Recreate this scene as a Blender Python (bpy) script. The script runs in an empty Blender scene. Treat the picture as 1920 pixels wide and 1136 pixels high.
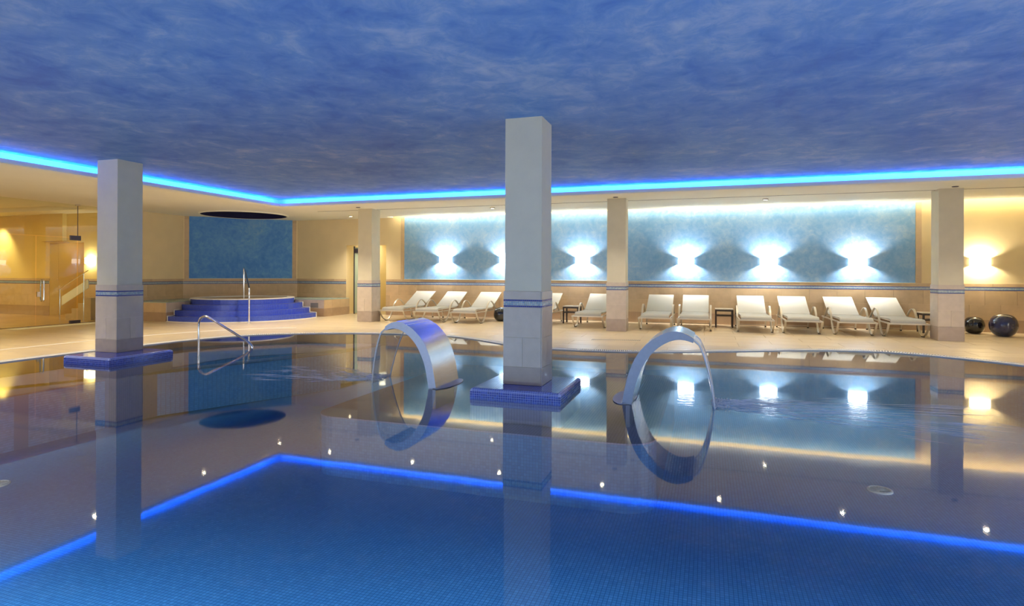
import bpy, bmesh, math, random
from mathutils import Vector, Matrix
random.seed(7)
PI = math.pi
sc = bpy.context.scene
C = sc.collection

# ------------------------------------------------------------------ camera, world, exposure, large lights
cam_d = bpy.data.cameras.new('camera'); cam = bpy.data.objects.new('camera', cam_d); C.objects.link(cam)
cam_d.sensor_fit = 'HORIZONTAL'; cam_d.sensor_width = 36.0
cam_d.lens = 1104.19 / 1920 * 36.0
cam_d.shift_y = -57.9 / 1920
cam_d.clip_start = 0.05; cam_d.clip_end = 200
yaw, pitch, roll = 0.31971, 0.00208, -0.00362
cam.matrix_world = (Matrix.Translation((0, 0, 1.3)) @ Matrix.Rotation(yaw, 4, 'Z')
                    @ Matrix.Rotation(PI / 2 + pitch, 4, 'X') @ Matrix.Rotation(-roll, 4, 'Z'))
sc.camera = cam

world = bpy.data.worlds.new('world'); sc.world = world; world.use_nodes = True
world.node_tree.nodes['Background'].inputs[0].default_value = (0.62, 0.78, 1.0, 1)
world.node_tree.nodes['Background'].inputs[1].default_value = 1.0

sc.view_settings.view_transform = 'Standard'; sc.view_settings.look = 'None'
sc.view_settings.gamma = 1.0; sc.view_settings.use_curve_mapping = False
sc.view_settings.exposure = 0.22
cy = sc.cycles
cy.use_denoising = True
cy.max_bounces = 7; cy.diffuse_bounces = 4; cy.glossy_bounces = 4; cy.transmission_bounces = 4
cy.transparent_max_bounces = 10
cy.sample_clamp_indirect = 15.0
cy.caustics_reflective = False; cy.caustics_refractive = False

def area(name, loc, rot, sx, sy, power, col, spread=PI):
    d = bpy.data.lights.new(name, 'AREA'); d.shape = 'RECTANGLE'; d.size = sx; d.size_y = sy
    d.energy = power; d.color = col; d.spread = spread
    o = bpy.data.objects.new(name, d); C.objects.link(o); o.location = loc; o.rotation_euler = rot
    return o
def spot(name, loc, rot, power, col, angle, blend=0.5, radius=0.04):
    d = bpy.data.lights.new(name, 'SPOT'); d.energy = power; d.color = col
    d.spot_size = angle; d.spot_blend = blend; d.shadow_soft_size = radius
    o = bpy.data.objects.new(name, d); C.objects.link(o); o.location = loc; o.rotation_euler = rot
    return o

WARM = (1.0, 0.87, 0.66); NEUT = (1.0, 0.93, 0.85); COOL = (0.88, 0.92, 1.0); YEL = (1.0, 0.72, 0.30)
LED = (0.015, 0.16, 1.0)
# added, unseen fills: behind and beside the camera, at the ceiling, and under water
area('hall_fill', (-10.5, -5.7, 1.6), (PI / 2, 0, 0.55), 8, 2.4, 290, COOL)  # added cool fill; the wall behind it has no window
area('hall_fill', (8.4, 4.0, 1.6), (PI / 2, 0, PI / 2), 9, 2.4, 150, NEUT)  # added neutral fill from the right, also without a window
area('ceiling_fill', (-2, -3.6, 1.9), (PI - 0.45, 0, 0), 16, 0.5, 115, (0.78, 0.88, 1.0))  # added uplight to brighten the ceiling, no fitting there
area('near_deck_fill', (-2, -1.5, 2.95), (0, 0, 0), 14, 2.0, 190, NEUT, 2.2)  # added soft overhead fill, out of view
area('near_pool_fill', (2.5, 0.9, 2.95), (0, 0, 0), 11, 0.8, 230, (0.85, 0.92, 1.0), 1.9)  # added overhead fill to lift the near pool floor
area('underwater_fill', (-2, 1.35, -0.40), (PI / 2 - 0.15, 0, 0), 13, 0.3, 105, (0.72, 0.88, 1.0))  # added fill to brighten the pool floor, like the next two
area('underwater_fill', (-5.5, 1.32, -0.40), (PI / 2, 0, 0.35), 5, 0.2, 26, (0.62, 0.84, 1.0))
area('underwater_fill', (5.3, 5.5, -0.40), (PI / 2 - 0.7, 0, PI / 2), 5, 0.3, 90, (0.62, 0.84, 1.0))
# blue cornice light
LW = 0.0
XL, YL = -9.36, 11.21       # pool-side faces of the light cornice
led_back = area('cove_led', ((XL + 8.0) / 2, YL + 0.06, 2.865), (PI - 0.9, 0, 0), 8.0 - XL, 0.03, 105, LED)
led_left = area('cove_led', (XL - 0.06, (YL - 5.0) / 2, 2.865), (PI - 0.9, 0, PI / 2), YL + 5.0, 0.03, 110, LED)
# slot light along the top of the back wall
area('wall_slot_light', (-2.0, 15.80, 3.045), (PI - 0.9, 0, 0), 14.0, 0.05, 60, (1.0, 0.86, 0.62))
area('wall_slot_light', (7.3, 15.80, 3.045), (PI - 0.9, 0, 0), 4.4, 0.05, 20, (1.0, 0.80, 0.45))

# ------------------------------------------------------------------ helpers
def link(o, parent=None):
    C.objects.link(o)
    if parent is not None: o.parent = parent
    return o
def tag(o, label=None, cat=None, group=None, kind=None):
    if label: o['label'] = label
    if cat: o['category'] = cat
    if group: o['group'] = group
    if kind: o['kind'] = kind
    return o
def empty(name, loc, rz=0.0, **k):
    o = bpy.data.objects.new(name, None); o.location = loc; o.rotation_euler = (0, 0, rz); o.empty_display_size = 0.2
    C.objects.link(o); return tag(o, **k)
def obj(name, bm, m, parent=None, smooth=False, loc=None, **k):
    me = bpy.data.meshes.new(name)
    bmesh.ops.recalc_face_normals(bm, faces=bm.faces)
    bm.to_mesh(me); bm.free()
    for mm in (m if isinstance(m, (list, tuple)) else [m]): me.materials.append(mm)
    if smooth:
        me.polygons.foreach_set('use_smooth', [True] * len(me.polygons))
        me.set_sharp_from_angle(angle=math.radians(38))
    o = bpy.data.objects.new(name, me)
    if loc: o.location = loc
    link(o, parent); return tag(o, **k)
def box(bm, x0, y0, z0, x1, y1, z1, mi=0, rot=None, at=None):
    M = Matrix.Translation(((x0 + x1) / 2, (y0 + y1) / 2, (z0 + z1) / 2)) @ Matrix.Diagonal((x1 - x0, y1 - y0, z1 - z0, 1))
    if rot is not None: M = Matrix.Translation(at) @ Matrix.Rotation(rot, 4, 'Z') @ M
    r = bmesh.ops.create_cube(bm, size=1.0, matrix=M)
    if mi:
        for f in {f for v in r['verts'] for f in v.link_faces}: f.material_index = mi
    return r
def bx(*a, bevel=0.0, seg=2):
    bm = bmesh.new(); box(bm, *a)
    if bevel: bmesh.ops.bevel(bm, geom=bm.edges[:], offset=bevel, segments=seg, profile=0.5, affect='EDGES')
    return bm
def prism(bm, pts, z0, z1, mi=0):
    lo = [bm.verts.new((x, y, z0)) for x, y in pts]; hi = [bm.verts.new((x, y, z1)) for x, y in pts]
    n = len(pts); fs = [bm.faces.new(lo[::-1]), bm.faces.new(hi)]
    for i in range(n): fs.append(bm.faces.new((lo[i], lo[(i + 1) % n], hi[(i + 1) % n], hi[i])))
    for f in fs: f.material_index = mi
    return bm
def strip(bm, outer, inner, a0, a1, plane='YZ'):
    """solid between two matching polylines, extruded along the third axis"""
    def P(p, a): return (a, p[0], p[1]) if plane == 'YZ' else (p[0], a, p[1])
    rows = []
    for po, pi in zip(outer, inner):
        rows.append([bm.verts.new(P(po, a0)), bm.verts.new(P(po, a1)), bm.verts.new(P(pi, a1)), bm.verts.new(P(pi, a0))])
    for r0, r1 in zip(rows, rows[1:]):
        for k in range(4): bm.faces.new((r0[k], r0[(k + 1) % 4], r1[(k + 1) % 4], r1[k]))
    bm.faces.new(rows[0]); bm.faces.new(rows[-1][::-1])
    return bm
def smooth_path(pts, n=6, closed=False):
    out = []; N = len(pts); R = range(N if closed else N - 1)
    for i in R:
        if closed: p0, p1, p2, p3 = pts[i - 1], pts[i], pts[(i + 1) % N], pts[(i + 2) % N]
        else: p0, p1, p2, p3 = pts[max(i - 1, 0)], pts[i], pts[i + 1], pts[min(i + 2, N - 1)]
        for k in range(n):
            t = k / n
            out.append(tuple(0.5 * (2 * b + (c - a) * t + (2 * a - 5 * b + 4 * c - d) * t * t + (3 * b - a - 3 * c + d) * t ** 3)
                             for a, b, c, d in zip(p0, p1, p2, p3)))
    if not closed: out.append(tuple(pts[-1]))
    return out
def offset2(path, d, closed=False):
    out = []; N = len(path)
    for i, p in enumerate(path):
        a = path[i - 1] if (closed or i) else path[i]; b = path[(i + 1) % N] if (closed or i < N - 1) else path[i]
        t = Vector((b[0] - a[0], b[1] - a[1])).normalized()
        out.append((p[0] - t.y * d, p[1] + t.x * d))
    return out
def tube(bm, pts, r, seg=10, caps=True):
    pts = [Vector(p) for p in pts]; rings = []
    up = Vector((0, 0, 1))
    t0 = (pts[1] - pts[0]).normalized()
    n = t0.cross(up if abs(t0.z) < 0.95 else Vector((1, 0, 0))).normalized()
    for i, p in enumerate(pts):
        a = pts[max(i - 1, 0)]; b = pts[min(i + 1, len(pts) - 1)]
        t = (b - a).normalized(); n = (n - t * n.dot(t)).normalized(); bt = t.cross(n)
        rings.append([bm.verts.new(p + (n * math.cos(2 * PI * k / seg) + bt * math.sin(2 * PI * k / seg)) * r) for k in range(seg)])
    for r0, r1 in zip(rings, rings[1:]):
        for k in range(seg): bm.faces.new((r0[k], r0[(k + 1) % seg], r1[(k + 1) % seg], r1[k]))
    if caps: bm.faces.new(rings[0][::-1]); bm.faces.new(rings[-1])
    return bm
def lathe(bm, prof, seg=32, cx=0, cy=0, sx=1, sy=1):
    rings = [[bm.verts.new((cx + r * sx * math.cos(2 * PI * k / seg), cy + r * sy * math.sin(2 * PI * k / seg), z)) for k in range(seg)] for r, z in prof]
    for r0, r1 in zip(rings, rings[1:]):
        for k in range(seg): bm.faces.new((r0[k], r0[(k + 1) % seg], r1[(k + 1) % seg], r1[k]))
    bm.faces.new(rings[0][::-1]); bm.faces.new(rings[-1])
    return bm
def dup(root, loc, rz=None):
    r = root.copy(); C.objects.link(r); r.location = loc
    if rz is not None: r.rotation_euler = (0, 0, rz)
    for ch in list(root.children):
        c = ch.copy(); C.objects.link(c); c.parent = r
        for g in list(ch.children):
            d = g.copy(); C.objects.link(d); d.parent = c
    return r

# ------------------------------------------------------------------ materials
def mat(name, col, rough=0.5, metal=0.0, var=0.0, scale=3.0, col2=None, bump=0.0, bscale=40.0, spec=0.5, emit=None, estr=0.0, stretch=(1, 1, 1), detail=5, dist=0.0, coat=0.0):
    m = bpy.data.materials.new(name); m.use_nodes = True; nt = m.node_tree; N, L = nt.nodes, nt.links
    p = N['Principled BSDF']; p.inputs['Roughness'].default_value = rough; p.inputs['Metallic'].default_value = metal
    p.inputs['Specular IOR Level'].default_value = spec; p.inputs['Coat Weight'].default_value = coat
    p.inputs['Base Color'].default_value = (*col, 1)
    tc = N.new('ShaderNodeTexCoord'); mp = N.new('ShaderNodeMapping'); mp.inputs['Scale'].default_value = stretch
    geo = N.new('ShaderNodeNewGeometry'); L.new(geo.outputs['Position'], mp.inputs['Vector'])
    if var or col2:
        c2 = col2 or tuple(max(0, c * (1 - var)) for c in col)
        nz = N.new('ShaderNodeTexNoise'); nz.inputs['Scale'].default_value = scale; nz.inputs['Detail'].default_value = detail
        nz.inputs['Distortion'].default_value = dist
        L.new(mp.outputs[0], nz.inputs['Vector'])
        cr = N.new('ShaderNodeValToRGB'); cr.color_ramp.elements[0].position = 0.32; cr.color_ramp.elements[1].position = 0.68
        cr.color_ramp.elements[0].color = (*c2, 1); cr.color_ramp.elements[1].color = (*col, 1)
        L.new(nz.outputs['Fac'], cr.inputs['Fac']); L.new(cr.outputs['Color'], p.inputs['Base Color'])
    if bump:
        nb = N.new('ShaderNodeTexNoise'); nb.inputs['Scale'].default_value = bscale; nb.inputs['Detail'].default_value = 4
        L.new(mp.outputs[0], nb.inputs['Vector'])
        bp = N.new('ShaderNodeBump'); bp.inputs['Strength'].default_value = bump; bp.inputs['Distance'].default_value = 0.01
        L.new(nb.outputs['Fac'], bp.inputs['Height']); L.new(bp.outputs[0], p.inputs['Normal'])
    if emit:
        p.inputs['Emission Color'].default_value = (*emit, 1); p.inputs['Emission Strength'].default_value = estr
    return m

def sponge(name, stops, scale=0.55, stretch=(1, 1, 1), rough=0.7, spec=0.2):
    """sponged paint: large cloudy patches, smaller wisps and fine streaks"""
    m = bpy.data.materials.new(name); m.use_nodes = True; nt = m.node_tree; N, L = nt.nodes, nt.links
    p = N['Principled BSDF']; p.inputs['Roughness'].default_value = rough; p.inputs['Specular IOR Level'].default_value = spec
    geo = N.new('ShaderNodeNewGeometry'); mp = N.new('ShaderNodeMapping'); mp.inputs['Scale'].default_value = stretch
    L.new(geo.outputs['Position'], mp.inputs['Vector'])
    a = N.new('ShaderNodeTexNoise'); a.inputs['Scale'].default_value = scale; a.inputs['Detail'].default_value = 3; a.inputs['Distortion'].default_value = 0.6
    b = N.new('ShaderNodeTexNoise'); b.inputs['Scale'].default_value = scale * 4; b.inputs['Detail'].default_value = 6; b.inputs['Distortion'].default_value = 1.4
    c = N.new('ShaderNodeTexNoise'); c.inputs['Scale'].default_value = scale * 11; c.inputs['Detail'].default_value = 9; c.inputs['Roughness'].default_value = 0.72; c.inputs['Distortion'].default_value = 0.7
    for n in (a, b, c): L.new(mp.outputs[0], n.inputs['Vector'])
    m1 = N.new('ShaderNodeMath'); m1.operation = 'MULTIPLY'; m1.inputs[1].default_value = 0.30; L.new(a.outputs['Fac'], m1.inputs[0])
    m2 = N.new('ShaderNodeMath'); m2.operation = 'MULTIPLY_ADD'; m2.inputs[1].default_value = 0.32; L.new(b.outputs['Fac'], m2.inputs[0]); L.new(m1.outputs[0], m2.inputs[2])
    m3 = N.new('ShaderNodeMath'); m3.operation = 'MULTIPLY_ADD'; m3.inputs[1].default_value = 0.40; L.new(c.outputs['Fac'], m3.inputs[0]); L.new(m2.outputs[0], m3.inputs[2])
    cr = N.new('ShaderNodeValToRGB'); L.new(m3.outputs[0], cr.inputs['Fac'])
    el = cr.color_ramp.elements
    while len(el) < len(stops): el.new(0.5)
    for e, (pos, col) in zip(el, stops): e.position = pos; e.color = (*col, 1)
    L.new(cr.outputs['Color'], p.inputs['Base Color'])
    return m

def mosaic(name, cols, grout, size=0.025, gap=0.12, rough=0.25, plane='XY', bump=0.3, var=0.3):
    """small square tiles: per-tile colour and recessed grout, laid in world metres"""
    m = bpy.data.materials.new(name); m.use_nodes = True; nt = m.node_tree; N, L = nt.nodes, nt.links
    p = N['Principled BSDF']; p.inputs['Roughness'].default_value = rough
    geo = N.new('ShaderNodeNewGeometry'); mp = N.new('ShaderNodeMapping')
    s = 1.0 / size; mp.inputs['Scale'].default_value = (s, s, s)
    L.new(geo.outputs['Position'], mp.inputs['Vector'])
    fl = N.new('ShaderNodeVectorMath'); fl.operation = 'FLOOR'; L.new(mp.outputs[0], fl.inputs[0])
    fr = N.new('ShaderNodeVectorMath'); fr.operation = 'FRACTION'; L.new(mp.outputs[0], fr.inputs[0])
    wn = N.new('ShaderNodeTexWhiteNoise'); wn.noise_dimensions = '3D'; L.new(fl.outputs[0], wn.inputs['Vector'])
    sp = N.new('ShaderNodeSeparateXYZ'); L.new(fr.outputs[0], sp.inputs[0])
    ds = []
    for ax in plane:
        a = N.new('ShaderNodeMath'); a.operation = 'SUBTRACT'; L.new(sp.outputs['XYZ'.index(ax)], a.inputs[0]); a.inputs[1].default_value = 0.5
        b = N.new('ShaderNodeMath'); b.operation = 'ABSOLUTE'; L.new(a.outputs[0], b.inputs[0]); ds.append(b)
    mx = N.new('ShaderNodeMath'); mx.operation = 'MAXIMUM'; L.new(ds[0].outputs[0], mx.inputs[0]); L.new(ds[-1].outputs[0], mx.inputs[1])
    g = N.new('ShaderNodeMath'); g.operation = 'GREATER_THAN'; g.inputs[1].default_value = 0.5 - gap / 2; L.new(mx.outputs[0], g.inputs[0])
    cr = N.new('ShaderNodeValToRGB'); L.new(wn.outputs['Value'], cr.inputs['Fac']); cr.color_ramp.interpolation = 'LINEAR'
    el = cr.color_ramp.elements
    while len(el) < len(cols): el.new(0.5)
    for i, (e, col) in enumerate(zip(el, cols)): e.position = i / max(1, len(cols) - 1); e.color = (*col, 1)
    mix = N.new('ShaderNodeMix'); mix.data_type = 'RGBA'; L.new(g.outputs[0], mix.inputs['Factor'])
    L.new(cr.outputs['Color'], mix.inputs['A']); mix.inputs['B'].default_value = (*grout, 1)
    L.new(mix.outputs['Result'], p.inputs['Base Color'])
    if bump:
        bp = N.new('ShaderNodeBump'); bp.inputs['Strength'].default_value = bump; bp.inputs['Distance'].default_value = 0.002; bp.invert = True
        L.new(g.outputs[0], bp.inputs['Height']); L.new(bp.outputs[0], p.inputs['Normal'])
    return m

M = {}
M['ceil'] = sponge('ceiling_blue_sponge', [(0.37, (0.095, 0.22, 0.60)), (0.46, (0.14, 0.30, 0.66)), (0.54, (0.22, 0.39, 0.70)), (0.66, (0.52, 0.60, 0.76))], scale=0.36, stretch=(1, 1, 1), rough=0.55, spec=0.3)
M['soffit'] = mat('soffit_cream_paint', (0.90, 0.88, 0.74), 0.8, var=0.03, scale=1.2)
M['cove'] = mat('cove_white_paint', (0.80, 0.82, 0.84), 0.7)
M['plaster'] = mat('pillar_cream_plaster', (0.70, 0.645, 0.50), 0.75, var=0.05, scale=5, bump=0.1, bscale=60)
M['wall'] = mat('wall_cream_yellow_plaster', (0.80, 0.66, 0.40), 0.75, var=0.05, scale=2.5)
M['wall_lobby'] = mat('lobby_yellow_plaster', (0.82, 0.62, 0.22), 0.75, var=0.06, scale=2.0)
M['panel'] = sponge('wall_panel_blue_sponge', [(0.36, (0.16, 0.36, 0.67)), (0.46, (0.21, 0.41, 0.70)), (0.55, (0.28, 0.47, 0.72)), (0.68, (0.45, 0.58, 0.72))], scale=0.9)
M['panel_shaded'] = sponge('tub_panel_shaded_blue_sponge', [(0.36, (0.06, 0.22, 0.68)), (0.48, (0.09, 0.28, 0.74)), (0.58, (0.14, 0.36, 0.76)), (0.70, (0.24, 0.46, 0.74))], scale=0.9)  # darker copy of the panel blue: the corner's weaker light put into the colour
TILES = [mat('wall_stone_tile', (0.62, 0.46, 0.28), 0.35, var=0.12, scale=6, detail=8),
         mat('wall_stone_tile', (0.60, 0.44, 0.27), 0.35, var=0.14, scale=7, detail=8),
         mat('wall_stone_tile', (0.65, 0.48, 0.30), 0.35, var=0.12, scale=5, detail=8)]
SKIRT = mat('skirting_stone_tile', (0.46, 0.32, 0.21), 0.35, var=0.10, scale=6, detail=8)
PTILE = [mat('pillar_stone_tile', (0.62, 0.53, 0.45), 0.32, var=0.10, scale=9, detail=8),
         mat('pillar_stone_tile', (0.60, 0.51, 0.43), 0.32, var=0.10, scale=8, detail=8)]
PSKIRT = mat('pillar_skirting_tile', (0.44, 0.36, 0.31), 0.32, var=0.12, scale=9, detail=8)
M['grout'] = mat('pale_grout', (0.74, 0.68, 0.58), 0.8)
FT = [mat('deck_tile', c, 0.28, var=0.12, scale=2.2, stretch=(0.35, 3, 1), detail=8, dist=0.4, bump=0.05, bscale=20) for c in
      ((0.67, 0.54, 0.36), (0.65, 0.52, 0.35), (0.69, 0.56, 0.38), (0.64, 0.52, 0.36))]
M['slab'] = mat('deck_grout', (0.50, 0.39, 0.25), 0.6)
M['white'] = mat('white_plastic_grating', (0.80, 0.78, 0.74), 0.4)
M['gutter'] = mat('gutter_grey_tile', (0.30, 0.28, 0.27), 0.6)  # even mid grey for the gutter channel and deck drain
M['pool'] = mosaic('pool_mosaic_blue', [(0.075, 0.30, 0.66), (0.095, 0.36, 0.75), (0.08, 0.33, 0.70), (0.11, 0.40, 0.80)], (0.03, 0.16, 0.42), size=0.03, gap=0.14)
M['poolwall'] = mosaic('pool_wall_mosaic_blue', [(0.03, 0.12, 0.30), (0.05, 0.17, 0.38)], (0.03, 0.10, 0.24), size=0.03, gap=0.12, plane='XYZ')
M['shelf'] = mosaic('pool_shelf_mosaic_lilac', [(0.15, 0.15, 0.28), (0.18, 0.17, 0.31), (0.16, 0.16, 0.32)], (0.09, 0.09, 0.20), size=0.03, gap=0.14)
M['step'] = mosaic('tub_step_mosaic_royal_blue', [(0.035, 0.07, 0.48), (0.05, 0.10, 0.58), (0.04, 0.08, 0.52)], (0.07, 0.12, 0.50), size=0.025, gap=0.16, plane='XYZ', bump=0.1)
M['benchtop'] = mosaic('bench_top_mosaic_teal', [(0.25, 0.36, 0.36), (0.30, 0.42, 0.42)], (0.40, 0.48, 0.46), size=0.025, gap=0.16)
M['tile_blue'] = [mat('mosaic_tile_royal_blue', c, 0.12, coat=0.4) for c in ((0.03, 0.06, 0.42), (0.05, 0.10, 0.55), (0.02, 0.05, 0.34))]
M['grout_blue'] = mat('pale_blue_grout', (0.46, 0.52, 0.86), 0.6)
M['mos_dark'] = mat('mosaic_band_navy', (0.05, 0.08, 0.32), 0.2)
M['mos_light'] = [mat('mosaic_band_pale', c, 0.25) for c in ((0.32, 0.45, 0.56), (0.42, 0.52, 0.56), (0.25, 0.40, 0.55), (0.46, 0.58, 0.62))]
M['chrome'] = mat('polished_chrome', (0.78, 0.78, 0.80), 0.10, 1.0)
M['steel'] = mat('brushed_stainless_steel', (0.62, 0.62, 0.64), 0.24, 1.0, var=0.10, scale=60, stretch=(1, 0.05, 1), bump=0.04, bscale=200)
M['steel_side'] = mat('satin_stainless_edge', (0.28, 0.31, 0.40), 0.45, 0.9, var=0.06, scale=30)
M['frame'] = mat('lounger_champagne_frame', (0.62, 0.56, 0.46), 0.35, 0.35)
M['sling'] = mat('lounger_white_sling_fabric', (0.46, 0.445, 0.395), 0.75, var=0.04, scale=120, bump=0.1, bscale=300)
M['foot'] = mat('black_rubber_foot', (0.02, 0.018, 0.016), 0.6)
M['wood'] = mat('dark_wenge_wood', (0.035, 0.018, 0.010), 0.4, var=0.3, scale=30, stretch=(1, 1, 0.2))
M['tabletop'] = mat('table_top_cream', (0.62, 0.56, 0.46), 0.3)
M['ball'] = mat('glazed_navy_ceramic', (0.022, 0.028, 0.105), 0.08, coat=1.0, var=0.4, scale=9, col2=(0.012, 0.014, 0.05))
M['ball_b'] = mat('glazed_black_ceramic', (0.010, 0.010, 0.016), 0.07, coat=1.0)
M['shade'] = mat('frosted_glass_shade_lit', (0.9, 0.9, 0.88), 0.5, emit=(1.0, 0.96, 0.90), estr=8.0)
M['shade_y'] = mat('frosted_glass_shade_lit_warm', (0.9, 0.85, 0.7), 0.5, emit=(1.0, 0.90, 0.62), estr=8.0)
M['metal_dark'] = mat('dark_metal_clip', (0.10, 0.09, 0.12), 0.4, 0.8)
M['lamp'] = mat('downlight_lamp_lit', (1, 1, 1), 0.5, emit=(1.0, 0.84, 0.56), estr=150.0)
M['ring'] = mat('downlight_ring_grey', (0.22, 0.20, 0.17), 0.4)
M['dome'] = sponge('dome_navy_paint', [(0.3, (0.010, 0.012, 0.05)), (0.7, (0.02, 0.022, 0.09))], scale=1.5)
M['wood_door'] = mat('honey_wood_panel', (0.52, 0.30, 0.10), 0.4, var=0.2, scale=8, stretch=(4, 4, 0.3))
M['lobby_floor'] = mat('lobby_floor_tile', (0.55, 0.36, 0.17), 0.25, var=0.15, scale=2)
M['sheet'] = None

def glassy(name, tint, ior, rough, thin=True):
    m = bpy.data.materials.new(name); m.use_nodes = True; nt = m.node_tree; N, L = nt.nodes, nt.links
    N.remove(N['Principled BSDF']); out = N['Material Output']
    g = N.new('ShaderNodeBsdfGlossy'); g.inputs['Roughness'].default_value = rough; g.inputs['Color'].default_value = (1, 1, 1, 1)
    t = N.new('ShaderNodeBsdfTransparent'); t.inputs['Color'].default_value = (*tint, 1)
    fr = N.new('ShaderNodeFresnel'); fr.inputs['IOR'].default_value = ior
    mx = N.new('ShaderNodeMixShader'); L.new(fr.outputs[0], mx.inputs[0]); L.new(t.outputs[0], mx.inputs[1]); L.new(g.outputs[0], mx.inputs[2])
    L.new(mx.outputs[0], out.inputs['Surface'])
    if thin:    # thin panes: only the outward face mirrors, the inner face lets everything through
        ge = N.new('ShaderNodeNewGeometry'); sb = N.new('ShaderNodeMath'); sb.operation = 'SUBTRACT'; sb.inputs[0].default_value = 1.0
        ml = N.new('ShaderNodeMath'); ml.operation = 'MULTIPLY'; L.new(ge.outputs['Backfacing'], sb.inputs[1])
        L.new(fr.outputs[0], ml.inputs[0]); L.new(sb.outputs[0], ml.inputs[1]); L.new(ml.outputs[0], mx.inputs[0])
    return m, nt, g, fr, mx
M['glass'] = glassy('clear_green_glass', (0.90, 0.93, 0.88), 1.45, 0.0)[0]
M['steam_glass'] = mat('frosted_green_glass', (0.50, 0.60, 0.46), 0.25); M['steam_glass'].node_tree.nodes['Principled BSDF'].inputs['Alpha'].default_value = 0.8

# water: Fresnel mirror over a clear tinted body, still, with ripples where the two jets land
water_m, nt, g, fr, mx = glassy('pool_water', (0.85, 0.94, 0.99), 1.42, 0.035, thin=False)
N, L = nt.nodes, nt.links
geo = N.new('ShaderNodeNewGeometry')
def vmask(cx, cy_, sx, sy):
    mp = N.new('ShaderNodeMapping'); mp.vector_type = 'POINT'
    mp.inputs['Location'].default_value = (-cx / sx, -cy_ / sy, 0); mp.inputs['Scale'].default_value = (1 / sx, 1 / sy, 0)
    L.new(geo.outputs['Position'], mp.inputs['Vector'])
    ln = N.new('ShaderNodeVectorMath'); ln.operation = 'LENGTH'; L.new(mp.outputs[0], ln.inputs[0])
    mr = N.new('ShaderNodeMapRange'); mr.inputs['From Min'].default_value = 1.0; mr.inputs['From Max'].default_value = 0.0
    mr.inputs['To Min'].default_value = 0.0; mr.inputs['To Max'].default_value = 1.0; mr.interpolation_type = 'SMOOTHSTEP'
    L.new(ln.outputs['Value'], mr.inputs['Value']); return mr
masks = [vmask(0.75, 6.4, 1.7, 1.0), vmask(-4.4, 6.4, 1.2, 0.8)]
ms = N.new('ShaderNodeMath'); ms.operation = 'MAXIMUM'; L.new(masks[0].outputs[0], ms.inputs[0]); L.new(masks[1].outputs[0], ms.inputs[1])
mp = N.new('ShaderNodeMapping'); mp.inputs['Scale'].default_value = (1.0, 3.0, 1); L.new(geo.outputs['Position'], mp.inputs['Vector'])
n1 = N.new('ShaderNodeTexNoise'); n1.inputs['Scale'].default_value = 7.0; n1.inputs['Detail'].default_value = 3; L.new(mp.outputs[0], n1.inputs['Vector'])
n2 = N.new('ShaderNodeTexNoise'); n2.inputs['Scale'].default_value = 1.3; n2.inputs['Detail'].default_value = 2; L.new(geo.outputs['Position'], n2.inputs['Vector'])
hm = N.new('ShaderNodeMath'); hm.operation = 'MULTIPLY'; L.new(n1.outputs['Fac'], hm.inputs[0]); L.new(ms.outputs[0], hm.inputs[1])
h2 = N.new('ShaderNodeMath'); h2.operation = 'MULTIPLY_ADD'; h2.inputs[1].default_value = 0.10; L.new(n2.outputs['Fac'], h2.inputs[0]); L.new(hm.outputs[0], h2.inputs[2])
bp = N.new('ShaderNodeBump'); bp.inputs['Strength'].default_value = 0.35; bp.inputs['Distance'].default_value = 0.01
L.new(h2.outputs[0], bp.inputs['Height'])
L.new(bp.outputs[0], g.inputs['Normal']); L.new(bp.outputs[0], fr.inputs['Normal'])
M['water'] = water_m

def thin_white(name, alpha, rough=0.3):
    m = bpy.data.materials.new(name); m.use_nodes = True; p = m.node_tree.nodes['Principled BSDF']
    p.inputs['Base Color'].default_value = (0.85, 0.87, 0.92, 1); p.inputs['Roughness'].default_value = rough; p.inputs['Alpha'].default_value = alpha
    return m
M['foam'] = thin_white('water_foam', 0.22)
M['foam2'] = thin_white('water_spray', 0.85)
# falling sheet
sm, nt2, g2, fr2, mx2 = glassy('falling_water_sheet', (0.90, 0.92, 0.94), 1.34, 0.03)
N2, L2 = nt2.nodes, nt2.links
gq = N2.new('ShaderNodeNewGeometry'); mq = N2.new('ShaderNodeMapping'); mq.inputs['Scale'].default_value = (3, 60, 1.5); L2.new(gq.outputs['Position'], mq.inputs['Vector'])
nq = N2.new('ShaderNodeTexNoise'); nq.inputs['Scale'].default_value = 1.0; nq.inputs['Detail'].default_value = 3; L2.new(mq.outputs[0], nq.inputs['Vector'])
bq = N2.new('ShaderNodeBump'); bq.inputs['Strength'].default_value = 0.5; bq.inputs['Distance'].default_value = 0.01; L2.new(nq.outputs['Fac'], bq.inputs['Height'])
L2.new(bq.outputs[0], g2.inputs['Normal'])
df2 = N2.new('ShaderNodeBsdfDiffuse'); df2.inputs['Color'].default_value = (0.85, 0.88, 0.92, 1)
mm2 = N2.new('ShaderNodeMixShader'); mm2.inputs[0].default_value = 0.16; L2.new(mx2.outputs[0], mm2.inputs[1]); L2.new(df2.outputs[0], mm2.inputs[2]); L2.new(mm2.outputs[0], N2['Material Output'].inputs['Surface'])
M['sheet'] = sm

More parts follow.
